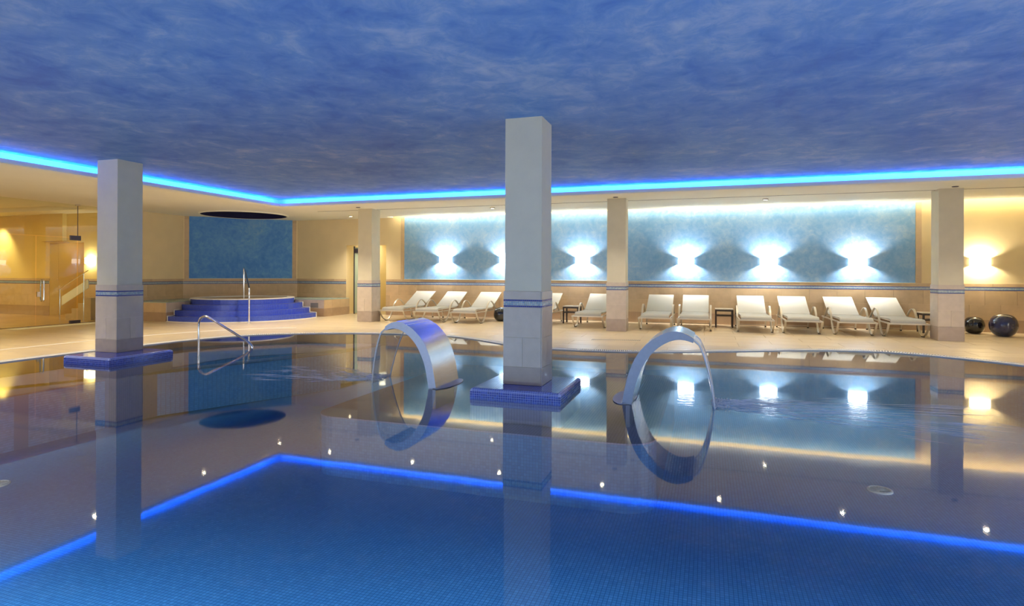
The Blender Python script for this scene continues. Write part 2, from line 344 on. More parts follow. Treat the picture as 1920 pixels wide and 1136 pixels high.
# ------------------------------------------------------------------ pool outline (metres, anticlockwise seen from above is reversed later)
raw = [(-9.6, 4.0), (-9.6, 5.67), (-9.6, 6.6), (-9.5, 7.9), (-9.35, 8.95), (-8.98, 9.86), (-8.24, 10.5), (-7.5, 10.88), (-6.8, 11.08), (-6.0, 11.2),
       (-5.18, 11.18), (-4.36, 10.80), (-3.55, 10.24), (-2.9, 9.95), (-2.3, 9.84), (-1.75, 9.86), (-0.96, 10.02), (0.0, 10.44), (0.64, 10.74), (1.75, 11.25),
       (2.7, 11.40), (3.2, 11.25), (3.7, 10.95), (4.34, 10.38), (5.1, 9.3), (5.6, 7.8), (5.8, 6), (5.7, 4), (5.2, 2.4), (4, 1.5), (2, 1.25), (-2, 1.2),
       (-6, 1.25), (-8.5, 1.5), (-9.35, 2.3)]
OUT = smooth_path(raw, 5, closed=True)
def off(d): return offset2(OUT, d, closed=True)    # d>0 is outward (path runs clockwise)
GR = 0.20
DECK = [-15.05, 7.8, -6.0, 16.1]

def boolean(bm_a, bm_b, name):
    ma = bpy.data.meshes.new('tmp_a'); bmesh.ops.recalc_face_normals(bm_a, faces=bm_a.faces); bm_a.to_mesh(ma); bm_a.free()
    mb = bpy.data.meshes.new('tmp_b'); bmesh.ops.recalc_face_normals(bm_b, faces=bm_b.faces); bm_b.to_mesh(mb); bm_b.free()
    a = bpy.data.objects.new('tmp_a', ma); b = bpy.data.objects.new('tmp_b', mb); C.objects.link(a); C.objects.link(b)
    md = a.modifiers.new('b', 'BOOLEAN'); md.operation = 'DIFFERENCE'; md.object = b; md.solver = 'EXACT'
    dg = bpy.context.evaluated_depsgraph_get(); me = bpy.data.meshes.new_from_object(a.evaluated_get(dg))
    bpy.data.objects.remove(a); bpy.data.objects.remove(b); bpy.data.meshes.remove(ma); bpy.data.meshes.remove(mb)
    bm = bmesh.new(); bm.from_mesh(me); bpy.data.meshes.remove(me)
    return bm

# ------------------------------------------------------------------ floor: slab, deck tiles, grating
A = bmesh.new(); box(A, -15.2, -6.2, -0.30, 9.0, 16.25, -0.006)
B = bmesh.new(); prism(B, off(GR), -1.5, 0.5)
floor = obj('floor', boolean(A, B, 'slab'), M['slab'], kind='structure')
TX, TY = 1.2, 0.6
A = bmesh.new()
row = 0; y = 4.1
while y < 16.09:
    x = -15.05 - (TX / 2 if row % 2 else 0)
    while x < 9.0:
        x0, x1, y1 = max(x, -15.05), min(x + TX, 9.0), min(y + TY, 16.09)
        cx_, cy_ = (x0 + x1) / 2, (y + y1) / 2
        if x1 - x0 > 0.1: box(A, x0 + 0.003, y + 0.003, -0.0058, x1 - 0.003, y1 - 0.003, 0.0)
        x += TX
    y += TY; row += 1
B = bmesh.new(); prism(B, off(GR), -1.5, 0.5)
T = boolean(A, B, 'tiles')
T.verts.ensure_lookup_table(); seen = set(); islands = []
for v in T.verts:
    if v.index in seen: continue
    st = [v]; isl = []; seen.add(v.index)
    while st:
        q = st.pop(); isl.append(q)
        for e in q.link_edges:
            w = e.other_vert(q)
            if w.index not in seen: seen.add(w.index); st.append(w)
    islands.append(isl)
def dist2(isl):
    c = sum((v.co for v in isl), Vector()) / len(isl); return c.x ** 2 + c.y ** 2
islands.sort(key=dist2)
rest = bmesh.new()
for k, isl in enumerate(islands):
    vs = set(isl); fs = {f for v in isl for f in v.link_faces}
    cc = sum((v.co for v in isl), Vector()) / len(isl)
    vis = (cc.y > 4.6)
    nb = rest if (k >= 285) else bmesh.new()
    mp_ = {v: nb.verts.new(v.co) for v in isl}
    for f in fs:
        try: nb.faces.new([mp_[v] for v in f.verts])
        except Exception: pass
    if nb is not rest: obj('tile', nb, FT[random.randrange(4)], floor)
T.free()
if len(rest.verts): obj('tile_remainder', rest, FT[0], floor, kind='stuff')
else: rest.free()
# gutter and grating ring
def ring(bm, pa, pb, z0, z1):
    n = len(pa)
    va = [bm.verts.new((*p, z0)) for p in pa]; vb = [bm.verts.new((*p, z0)) for p in pb]
    wa = [bm.verts.new((*p, z1)) for p in pa]; wb = [bm.verts.new((*p, z1)) for p in pb]
    for i in range(n):
        j = (i + 1) % n
        for q in ((va[i], va[j], vb[j], vb[i]), (wa[i], wb[i], wb[j], wa[j]), (va[i], wa[i], wa[j], va[j]), (vb[i], vb[j], wb[j], wb[i])): bm.faces.new(q)
    return bm
obj('gutter', ring(bmesh.new(), off(0.0), off(GR), -0.30, -0.035), M['gutter'], floor)
obj('pool_curb', ring(bmesh.new(), off(0.0), off(0.035), -0.034, 0.002), M['white'], floor)
obj('gutter_curb', ring(bmesh.new(), off(GR - 0.012), off(GR), -0.034, 0.001), M['white'], floor)
bm = bmesh.new()
acc = 0.0; n = len(OUT); o1 = off(0.038); o2 = off(GR - 0.014)
for i in range(n):
    a, b = Vector(OUT[i]), Vector(OUT[(i + 1) % n]); ln_ = (b - a).length
    while acc < ln_:
        t = acc / ln_
        p = Vector(o1[i]).lerp(Vector(o1[(i + 1) % n]), t); q = Vector(o2[i]).lerp(Vector(o2[(i + 1) % n]), t)
        d = (q - p).normalized(); s = Vector((-d.y, d.x)) * 0.009
        pts = [p - s, q - s, q + s, p + s]; prism(bm, [tuple(v) for v in pts], -0.02, 0.0)
        acc += 0.036
    acc -= ln_
obj('grating', bm, M['white'], floor, kind='stuff')
# pale joint strip on the left of the deck and short drain by the middle pillar
jp = smooth_path([(-11.1, 3.0), (-11.12, 5.0), (-11.12, 6.6), (-11.06, 8.1), (-10.90, 9.1), (-10.55, 10.1), (-9.98, 10.95), (-9.2, 11.6)], 5)
bm = bmesh.new(); l_, r_ = offset2(jp, 0.035), offset2(jp, -0.035)
for i in range(len(jp) - 1): prism(bm, [l_[i], l_[i + 1], r_[i + 1], r_[i]][::-1], -0.004, 0.0025)
obj('joint_strip', bm, M['white'], floor)
bm = bmesh.new()
for k in range(26):
    x = -2.15 + k * 0.036; yy = 11.45 + (x + 2.15) * 0.18
    box(bm, x, yy, 0.0, x + 0.018, yy + 0.16, 0.003)
obj('deck_drain', bm, M['gutter'], floor, kind='stuff')

# pool basin
bm = bmesh.new()
pts = off(0.0)[::-1]; lo = [bm.verts.new((*p, -0.9)) for p in pts]; hi = [bm.verts.new((*p, -0.012)) for p in pts]
bm.faces.new(lo)
for i in range(len(pts)):
    f = bm.faces.new((lo[i], hi[i], hi[(i + 1) % len(pts)], lo[(i + 1) % len(pts)])); f.material_index = 1
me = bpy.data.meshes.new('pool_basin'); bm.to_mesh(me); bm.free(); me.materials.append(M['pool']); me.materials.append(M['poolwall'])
basin = link(bpy.data.objects.new('pool_basin', me)); tag(basin, kind='structure')
def rrect(x0, y0, x1, y1, r, n=5):
    out = []
    for cx_, cy_, a0 in ((x1 - r, y1 - r, 0), (x0 + r, y1 - r, PI / 2), (x0 + r, y0 + r, PI), (x1 - r, y0 + r, 1.5 * PI)):
        for k in range(n + 1): out.append((cx_ + r * math.cos(a0 + k * PI / 2 / n), cy_ + r * math.sin(a0 + k * PI / 2 / n)))
    return out
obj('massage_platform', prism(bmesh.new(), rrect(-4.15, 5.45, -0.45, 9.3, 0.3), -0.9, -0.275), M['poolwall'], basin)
obj('platform_top', prism(bmesh.new(), rrect(-4.15, 5.45, -0.45, 9.3, 0.3), -0.274, -0.26), M['shelf'], basin)
sh = smooth_path([(-8.1, 2.6), (-8.08, 4.5), (-8.05, 6.2), (-8.08, 7.5), (-8.0, 8.4), (-7.4, 9.2), (-6.6, 9.6)], 4)
edge = [p for p in off(-0.01) if p[0] < -6.4 and 2.6 < p[1]]
M['stepwall'] = mosaic('pool_step_mosaic_blue', [(0.075, 0.30, 0.66), (0.11, 0.40, 0.80)], (0.05, 0.20, 0.48), size=0.03, gap=0.12, plane='XYZ')
obj('perimeter_step', prism(bmesh.new(), (edge + sh[::-1])[::-1], -0.9, -0.235), M['stepwall'], basin)
obj('step_top', prism(bmesh.new(), (edge + sh[::-1])[::-1], -0.234, -0.22), M['shelf'], basin)
for i, (x, y) in enumerate(((1.68, 6.88), (-6.95, 4.1))):
    t = empty('floor_inlet', (x, y, -0.9), label=('round white grille on the pool floor below the right wall pillar', 'round white grille on the pool floor at the left edge')[i], cat='grille', group='round grilles on the pool floor')
    bm = lathe(bmesh.new(), [(0.115, 0), (0.115, 0.012), (0.10, 0.018), (0.0955, 0.012), (0.0955, 0.004)], 28); obj('rim', bm, M['white'], t)
    bm = bmesh.new()
    for k in range(16):
        box(bm, 0.035, -0.006, 0.004, 0.094, 0.006, 0.014, rot=k * PI / 8, at=(0, 0, 0))
    obj('spokes', bm, M['white'], t)
    obj('hub', lathe(bmesh.new(), [(0.036, 0.004), (0.036, 0.016), (0.02, 0.02)], 20), M['white'], t)

# water
bm = bmesh.new(); bm.faces.new([bm.verts.new((*p, -0.012)) for p in off(0.0)[::-1]])
me = bpy.data.meshes.new('pool_water'); bm.to_mesh(me); bm.free(); me.materials.append(M['water'])
w = link(bpy.data.objects.new('pool_water', me)); tag(w, 'still clear blue water filling the curved swimming pool', 'water')

# ------------------------------------------------------------------ ceiling, soffit, cornice
HC = 3.0
bm = bmesh.new(); box(bm, XL - 0.24, -6.2, HC, 8.0, YL + 0.24, HC + 0.15)
ceiling = obj('ceiling', bm, M['ceil'], kind='structure')
OC = (-12.95, 14.0)       # centre of the round coffer above the tub
A = bmesh.new()
box(A, -15.25, -6.2, HC, XL - 0.24, YL + 0.24, HC + 0.15); box(A, -15.25, YL + 0.2401, HC, 9.0, 15.72, HC + 0.15)
B = bmesh.new(); lathe(B, [(1.17, HC - 1), (1.17, HC + 1)], 48, OC[0], OC[1])
# two overlapping boxes are cut one by one
A2 = bmesh.new(); box(A2, -15.25, YL + 0.24, HC, 9.0, 15.72, HC + 0.15)
sof = boolean(A2, B, 'soffit'); A.free()
box(sof, -15.25, -6.2, HC, XL - 0.24, YL + 0.24, HC + 0.15)
box(sof, -15.25, 15.72, HC, -9.2, 16.3, HC + 0.15)
box(sof, -9.2, 15.72, HC + 0.14, 9.0, 16.3, HC + 0.30)
box(sof, -9.2, 15.60, HC + 0.15, 9.0, 15.72, HC + 0.30)
box(sof, 8.0, -6.2, HC, 9.0, YL + 0.24, HC + 0.15)
obj('soffit', sof, M['soffit'], ceiling)
bm = bmesh.new(); lathe(bm, [(1.166, HC - 0.02), (1.166, HC + 0.5), (1.05, HC + 0.66), (0.6, HC + 0.8), (0.0001, HC + 0.85)], 48, OC[0], OC[1])
bmesh.ops.delete(bm, geom=[f for f in bm.faces if len(f.verts) > 8], context='FACES')
obj('dome', bm, M['dome'], ceiling, smooth=True)
bm = bmesh.new(); pa = [(OC[0] + 1.17 * math.cos(a), OC[1] + 1.17 * math.sin(a)) for a in [2 * PI * k / 64 for k in range(64)]]
pb = [(OC[0] + 1.21 * math.cos(a), OC[1] + 1.21 * math.sin(a)) for a in [2 * PI * k / 64 for k in range(64)]]
ring(bm, pa, pb, HC - 0.03, HC + 0.02); obj('dome_rim', bm, M['soffit'], ceiling)
bm = bmesh.new(); box(bm, -10.3, 13.86, HC - 0.004, 9.0, 13.885, HC + 0.0)
obj('slot_diffuser', bm, mat('dark_slot', (0.16, 0.13, 0.09), 0.7), ceiling)
# cornice: shelf, upstand, back board, for each run
trim = empty('trim_1', (XL, YL, 2.82)); tag(trim, kind='structure')
zl = 2.82
def cornice(name, boxes, m):
    bm = bmesh.new()
    for b in boxes: box(bm, *b)
    o = obj(name, bm, m, trim); o.location = (-XL, -YL, -2.82); return o
cornice('shelf', [(XL - 0.20, YL, zl, 8.0, YL + 0.20, zl + 0.02), (XL - 0.20, -6.0, zl, XL, YL, zl + 0.02)], M['soffit'])
cornice('upstand', [(XL, YL, zl + 0.02, 8.0, YL + 0.018, zl + 0.065), (XL - 0.018, -6.0, zl + 0.02, XL, YL + 0.018, zl + 0.065)], M['cove'])
cornice('back_board', [(XL - 0.20, YL + 0.18, zl + 0.02, 8.0, YL + 0.20, HC), (XL - 0.20, -6.0, zl + 0.02, XL - 0.18, YL + 0.18, HC)], M['cove'])

# ------------------------------------------------------------------ walls
def dado_wall(name, p0, p1, thick, wallmat, openings=(), height=3.0, ztop=None, skirt=0.285, tiles=True, slot=False):
    """wall from p0 to p1 (room side to the left of travel), tiles as parts"""
    p0, p1 = Vector(p0), Vector(p1); d = (p1 - p0); Lg = d.length; ang = math.atan2(d.y, d.x)
    bm = bmesh.new()
    xs = [0.0]; segs = []
    cur = 0.0
    for (a, b, zt) in sorted(openings):
        segs.append((cur, a, 0.0, ztop or height)); segs.append((a, b, zt, ztop or height)); cur = b
    segs.append((cur, Lg, 0.0, ztop or height))
    for a, b, z0, z1 in segs:
        if b - a > 0.001: box(bm, a, -thick, z0 - (0.3 if z0 == 0 else 0), b, 0.0, z1)
    o = obj(name, bm, wallmat, kind='structure'); o.location = (*p0, 0); o.rotation_euler = (0, 0, ang)
    if tiles:
        cache = {}
        def put(x0, x1, z0, z1, m, t=0.012):
            key = (round(x1 - x0, 3), round(z1 - z0, 3), m.name, t)
            if key not in cache:
                b = bmesh.new(); box(b, 0, 0.0, 0, x1 - x0 - 0.003, t, z1 - z0 - 0.003)
                me = bpy.data.meshes.new('tile'); bmesh.ops.recalc_face_normals(b, faces=b.faces); b.to_mesh(me); b.free(); me.materials.append(m); cache[key] = me
            q = bpy.data.objects.new('tile', cache[key]); q.location = (x0 + 0.0015, 0.0005, z0 + 0.0015); link(q, o)
        for a, b, z0, z1 in segs:
            if z0 > 0: continue
            rows = [(0.0, skirt, 0.0, SKIRT), (skirt, 0.615, 0.3, None), (0.615, 0.940, 0.0, None), (1.026, 1.103, 0.15, None)]
            for r0, r1, sh_, m in rows:
                x = a - sh_
                while x < b - 0.01:
                    xa, xb = max(x, a), min(x + 0.6, b)
                    if xb - xa > 0.02: put(xa, xb, r0, r1, m or TILES[random.randrange(3)])
                    x += 0.6
            bb = bmesh.new(); box(bb, a, 0.0005, 0.942, b, 0.010, 1.024); obj('mosaic_bed', bb, M['grout'], o)
            bb = bmesh.new(); pitch_ = 0.0205
            n_ = int((b - a) / pitch_)
            for k in range(n_):
                x = a + k * pitch_
                for rr in range(4):
                    mi = 0 if rr in (0, 3) else random.randrange(1, 4)
                    z = 0.9425 + rr * pitch_
                    vs = [bb.verts.new(c) for c in ((x + .001, .0125, z + .001), (x + pitch_ - .001, .0125, z + .001), (x + pitch_ - .001, .0125, z + pitch_ - .001), (x + .001, .0125, z + pitch_ - .001))]
                    f = bb.faces.new(vs[::-1]); f.material_index = mi
            me = bpy.data.meshes.new('mosaic_band'); bb.to_mesh(me); bb.free()
            for m in [M['mos_dark']] + M['mos_light'][:3]: me.materials.append(m)
            q = bpy.data.objects.new('mosaic_band', me); link(q, o); tag(q, kind='stuff')
    return o
YW = 16.1
wall_back = dado_wall('wall_back', (9.0, YW), (-12.736, YW), 0.25, M['wall'], openings=[(9.0 + 9.44, 9.0 + 10.87, 2.17)], ztop=3.14)
wall_diag = dado_wall('wall_corner', (-12.736, YW), (-15.05, 13.786), 0.25, M['wall'])
wall_left = dado_wall('wall_left', (-15.05, 13.786), (-15.05, 11.9), 0.25, M['wall'])
# blue sponged panels with stone surround tiles
def panel(parent, x0, x1, m, tiles_lr=True):
    bm = bmesh.new(); box(bm, x0, 0.0005, 1.105, x1, 0.012, 3.0); p = obj('painted_panel', bm, m, parent)
    for xa in (x0 - 0.125, x1 + 0.005):
        z = 1.105; k = 0
        while z < 2.99:
            z1 = min(z + 0.6, 3.0); b = bmesh.new(); box(b, xa + 0.001, 0.0005, z + 0.001, xa + 0.119, 0.014, z1 - 0.001); obj('border_tile', b, TILES[(k * 2 + 1) % 3], parent); z = z1; k += 1
    b = bmesh.new(); box(b, x0 - 0.005, 0.0005, 1.1035, x1 + 0.005, 0.022, 1.112); obj('panel_sill', b, M['soffit'], parent)
panel(wall_back, 9.0 - 4.64, 9.0 + 8.80, M['panel'])
Ld = math.hypot(2.314, 2.314)
panel(wall_diag, 0.16, Ld - 0.16, M['panel_shaded'])
# the rest of the shell, behind and beside the camera
def plain(name, *b, m=M['wall']):
    bm = bmesh.new(); box(bm, *b); return obj(name, bm, m, kind='structure')
plain('wall_right', 9.0, -6.2, -0.3, 9.25, 16.35, 3.3)
bm = bmesh.new(); box(bm, -15.3, -6.4, -0.3, 9.25, -6.2, 3.3); wall_front = obj('wall_front', bm, M['wall'], kind='structure')

# ------------------------------------------------------------------ corridor behind the door opening
cor = bmesh.new()
box(cor, -11.10, 16.36, -0.3, -10.88, 18.6, 2.6); box(cor, -9.44, 16.36, -0.3, -9.2, 18.6, 2.6); box(cor, -11.1, 18.6, -0.3, -9.2, 18.8, 2.6); box(cor, -11.1, 16.36, 2.45, -9.2, 18.6, 2.6)
obj('wall_corridor', cor, M['wall'], kind='structure')
plain('floor_corridor', -11.1, 16.26, -0.3, -9.2, 18.6, -0.004, m=M['slab'])
d = empty('door_1', (-10.63, 16.20, 0)); tag(d, kind='structure')
obj('glass_leaf', bx(0, 0, 0.02, 0.75, 0.012, 2.1), M['steam_glass'], d)
obj('door_frame', bx(-0.03, -0.02, 0, 0, 0.03, 2.14), M['metal_dark'], d)
obj('door_closer', bx(0.02, -0.03, 1.93, 0.30, 0.0, 2.06), M['metal_dark'], d)
d = empty('wood_door', (-9.66, 17.0, 0), label='honey-coloured wooden door panel in the corridor behind the left wall pillar', cat='door')
obj('leaf', bx(0, 0, 0.01, 0.2, 0.04, 1.92, bevel=0.004), M['wood_door'], d)
obj('transom_glass', bx(0, 0.01, 1.94, 0.2, 0.03, 2.4), M['steam_glass'], d)
area('corridor_lamp', (-10.5, 17.6, 2.4), (0, 0, 0), 0.5, 0.8, 22, (1.0, 0.95, 0.65))

# ------------------------------------------------------------------ lobby beyond the glass
lob = dado_wall('wall_lobby', (-15.30, 12.3), (-23.5, 12.3), 0.25, M['wall_lobby'], openings=[(18.55 - 15.30 - 1.41, 18.55 - 15.30, 2.16)], height=3.0)
plain('wall_lobby_left', -23.7, -2, -0.3, -23.5, 12.3, 3.3, m=M['wall_lobby'])
plain('wall_lobby_front', -23.7, -2.2, -0.3, -15.3, -2, 3.3, m=M['wall_lobby'])
plain('floor_lobby', -23.7, -2.2, -0.3, -15.2, 12.4, 0.0, m=M['lobby_floor'])
lc = bmesh.new(); box(lc, -23.7, -2.2, 3.0, -15.25, 10.6, 3.2); box(lc, -23.7, 11.5, 3.0, -15.25, 12.5, 3.2); box(lc, -23.7, 10.6, 3.12, -15.25, 11.5, 3.3); box(lc, -16.0, 10.6, 3.0, -15.25, 11.5, 3.12)
obj('ceiling_lobby', lc, M['soffit'], kind='structure')
nb = bmesh.new(); box(nb, -18.80, 12.56, -0.3, -18.56, 13.6, 2.5); box(nb, -17.14, 12.56, -0.3, -16.9, 13.6, 2.5); box(nb, -18.8, 13.6, -0.3, -16.9, 13.8, 2.5); box(nb, -18.8, 12.56, 2.4, -16.9, 13.6, 2.5)
obj('wall_lobby_niche', nb, M['wall_lobby'], kind='structure')
area('niche_fill', (-17.85, 13.0, 2.35), (0, 0, 0), 0.8, 0.4, 5, YEL)  # added to brighten the niche, no lamp known there
plain('floor_lobby_niche', -18.8, 12.4, -0.3, -16.9, 13.6, 0.0, m=M['lobby_floor'])
# round-edged column in the lobby, and the stair with its rails
t = empty('lobby_column', (-18.3, 11.9, 0), label='pale yellow square bulkhead above the lobby doorway seen through the glass', cat='bulkhead')
obj('shaft', bx(-0.5, 0.28, 2.2, 0.45, 0.42, 3.0), M['wall_lobby'], t)
t = empty('staircase', (-16.3, 11.3, 0), label='lobby stair with cream side panel and slim rails behind the glass', cat='staircase')
for k in range(4): obj('step', bx(-0.35 + k * 0.24, 0.15, 0, -0.11 + k * 0.24, 0.9, 0.15 * (k + 1)), TILES[0], t)
bm2 = bmesh.new(); strip(bm2, [(-0.40, 0.62), (0.60, 1.10)], [(-0.40, 0.38), (0.60, 0.86)], 0.08, 0.10, plane='XZ'); obj('side_panel', bm2, M['soffit'], t)
obj('handrail', tube(bmesh.new(), [(-0.50, 0.05, 0.80), (0.65, 0.05, 1.34)], 0.012, 8), M['chrome'], t)
for k in range(2): obj('post', tube(bmesh.new(), [(-0.42 + k * 0.9, 0.05, 0.0), (-0.42 + k * 0.9, 0.05, 0.83 + 0.42 * k)], 0.010, 8), M['chrome'], t)
spot('lobby_spot', (-20.6, 11.9, 2.9), (0.25, 0, 0), 160, (1.0, 0.85, 0.45), 1.4, 0.8, 0.06)
area('lobby_lamp', (-19.0, 8.0, 2.9), (0, 0, 0), 4, 4, 170, YEL)

# ------------------------------------------------------------------ glass partition
gp = empty('glass_partition', (-15.12, 0, 0), label='frameless floor-to-ceiling glass wall between the pool hall and the yellow lobby', cat='glass wall')
ys = [(-6.1, -3.2), (-3.17, -0.3), (-0.27, 2.6), (2.63, 5.5), (5.53, 7.9)]
for a, b in ys: obj('glass_panel', bx(-0.006, a, 0.01, 0.006, b, 2.99), M['glass'], gp)
obj('glass_panel', bx(-0.006, 7.93, 0.01, 0.006, 9.70, 2.15), M['glass'], gp)
obj('glass_panel', bx(-0.006, 7.93, 2.165, 0.006, 10.68, 2.99), M['glass'], gp)
obj('glass_panel', bx(-0.006, 10.70, 0.01, 0.006, 11.9, 2.99), M['glass'], gp)
gd = obj('glass_door', bx(-0.006, 9.73, 0.012, 0.006, 10.67, 2.15), M['glass'], gp)
for s in (-1, 1):
    obj('handle', tube(bmesh.new(), smooth_path([(s * 0.006, 9.86, 0.62), (s * 0.055, 9.86, 0.62), (s * 0.055, 9.86, 1.08), (s * 0.006, 9.86, 1.08)], 2), 0.014), M['chrome'], gd)
obj('lock', bx(-0.02, 9.735, 0.70, 0.02, 9.80, 0.82), M['chrome'], gd)
obj('hinge_clamp', bx(-0.02, 10.50, 2.09, 0.02, 10.76, 2.21), M['metal_dark'], gp)
obj('hinge_clamp', bx(-0.02, 10.50, 0.0, 0.02, 10.76, 0.08), M['metal_dark'], gp)
obj('ceiling_fixing', lathe(bmesh.new(), [(0.06, 2.96), (0.06, 3.0)], 16, 0, 10.69), M['chrome'], gp)
obj('edge_bar', tube(bmesh.new(), [(0, 10.69, 2.2), (0, 10.69, 2.97)], 0.008, 8), M['metal_dark'], gp)
obj('floor_track', bx(-0.012, -6.1, 0.0, 0.012, 11.9, 0.009), M['metal_dark'], gp)
tr = bmesh.new(); box(tr, -14.98, 9.0, 0.0, -14.60, 11.6, 0.004); obj('threshold_strip', tr, M['soffit'], floor)

# ------------------------------------------------------------------ pillars
def pillar(x0, y0, w, zb, zt, label, base=0.0, mosaic_geo=True):
    t = empty('pillar', (x0 + w / 2, y0 + w / 2, zb), label=label, cat='pillar', group=None)
    h = w / 2
    def L_(z): return z - zb
    obj('shaft', bx(-h + 0.012, -h + 0.012, 0, h - 0.012, h - 0.012, L_(zt)), M['plaster'], t)
    obj('grout_bed', bx(-h + 0.006, -h + 0.006, 0.002, h - 0.006, h - 0.006, L_(1.098)), M['grout'], t)
    rows = [(zb + 0.003, 0.28, 1, PSKIRT), (0.283, 0.60, 2, None), (0.603, 0.928, 1, None), (1.016, 1.103, 1, None)]
    for f in range(4):
        R = Matrix.Rotation(f * PI / 2, 4, 'Z')
        for z0, z1, n_, m in rows:
            for k in range(n_):
                a = -h + 2 * h * k / n_; b = -h + 2 * h * (k + 1) / n_
                bm = bmesh.new(); box(bm, a + (0.0015 if k else 0.0), -h, L_(z0), b - (0.0015 if k < n_ - 1 else 0.012), -h + 0.008, L_(z1)); bm.transform(R)
                obj('tile', bm, m or PTILE[(f + k) % 2], t)
        bm = bmesh.new(); N_ = 20; pt = 2 * h / N_
        for k in range(N_):
            for r_ in range(4):
                mi = 0 if r_ in (0, 3) else 1 + random.randrange(4)
                box(bm, -h + k * pt + .0018, -h, L_(0.930 + r_ * 0.0215 + .0018), -h + (k + 1) * pt - .0018, -h + 0.008, L_(0.930 + (r_ + 1) * 0.0215 - .0018), mi=mi)
        bm.transform(R)
        obj('mosaic_band', bm, [M['mos_dark']] + M['mos_light'], t, kind='stuff')
    return t
pa_ = pillar(-2.124, 6.12, 0.44, 0.085, HC, 'nearest pillar, pale grey, standing on a blue mosaic plinth between the two water arches')
pb_ = pillar(-8.85, 6.53, 0.44, 0.085, HC, 'pillar on a low blue mosaic plinth in the water on the left')
pf_ = pillar(-8.856, 13.62, 0.44, 0.0, HC, 'pillar on the deck between the round tub and the leftmost lounger')
pd_ = pillar(-2.165, 13.35, 0.44, 0.0, HC, 'pillar on the deck behind the arches, left of the middle loungers')
pe_ = pillar(4.33, 13.67, 0.44, 0.0, HC, 'rightmost pillar, on the deck beside the two dark balls')

def plinth(x0, y0, x1, y1, label):
    cx_, cy_ = (x0 + x1) / 2, (y0 + y1) / 2; a, b = (x1 - x0) / 2, (y1 - y0) / 2
    t = empty('plinth', (cx_, cy_, 0), label=label, cat='plinth')
    zt = 0.083; r = 0.03
    obj('submerged_base', bx(-a + 0.002, -b + 0.002, -0.9, a - 0.002, b - 0.002, -0.03), M['shelf'], t)
    bm = bmesh.new(); box(bm, -a, -b, -0.03, a, b, zt)
    bmesh.ops.bevel(bm, geom=[e for e in bm.edges if max(v.co.z for v in e.verts) > 0.05 and not (abs(e.verts[0].co.z - e.verts[1].co.z) > 0.05)], offset=r, segments=4, profile=0.5, affect='EDGES')
    obj('block', bm, M['grout_blue'], t, smooth=True)
    bm = bmesh.new(); p = 0.0245; g_ = 0.0018; th = 0.0015
    nx, ny = int((2 * a - 2 * r) / p), int((2 * b - 2 * r) / p)
    px_, py_ = (2 * a - 2 * r) / nx, (2 * b - 2 * r) / ny
    def tile(o, u, v, nrm):
        c = [o + u * g_ + v * g_, o + u * (u_len - g_) + v * g_, o + u * (u_len - g_) + v * (v_len - g_), o + u * g_ + v * (v_len - g_)]
        lo = [bm.verts.new(q) for q in c]; hi = [bm.verts.new(q + nrm * th) for q in c]
        mi = random.choices((0, 1, 2), (5, 4, 2))[0]
        for q in ([hi[0], hi[1], hi[2], hi[3]], *[[lo[k], lo[(k + 1) % 4], hi[(k + 1) % 4], hi[k]] for k in range(4)]):
            f = bm.faces.new(q); f.material_index = mi
    X_, Y_, Z_ = Vector((1, 0, 0)), Vector((0, 1, 0)), Vector((0, 0, 1))
    u_len, v_len = px_, py_
    for i in range(nx):
        for j in range(ny): tile(Vector((-a + r + i * px_, -b + r + j * py_, zt)), X_, Y_, Z_)
    for side in range(4):
        R = Matrix.Rotation(side * PI / 2, 3, 'Z'); aa, bb_ = (a, b) if side % 2 == 0 else (b, a)
        n_ = int(2 * aa / p); u_len = 2 * aa / n_; v_len = 0.0236
        u = R @ X_
        for k in range(n_):
            base = R @ Vector((-aa + k * u_len, -bb_, 0)); nn = R @ Vector((0, -1, 0))
            for q in range(4):
                tile(base + Z_ * (zt - r - (q + 1) * v_len), u, Z_, nn)
            # two tiles round the nosing
            for q in range(2):
                a0, a1 = q * PI / 4, (q + 1) * PI / 4
                ctr = base - nn * r + Z_ * (zt - r)
                v0 = nn * math.cos(a0) + Z_ * math.sin(a0); v1 = nn * math.cos(a1) + Z_ * math.sin(a1)
                o = ctr + v0 * r; vv = (v1 - v0); v_save = v_len; v_len = vv.length * r
                if 0 < k < n_ - 1: tile(o, u, vv.normalized(), (v0 + v1).normalized())
                v_len = v_save
    bmesh.ops.recalc_face_normals(bm, faces=bm.faces)
    obj('mosaic_tiles', bm, M['tile_blue'], t, kind='stuff')
plinth(-2.385, 5.80, -1.40, 6.80, 'square royal blue mosaic plinth at water level under the nearest pillar')
plinth(-8.87, 6.08, -7.97, 7.12, 'blue mosaic plinth at water level under the left pool pillar')

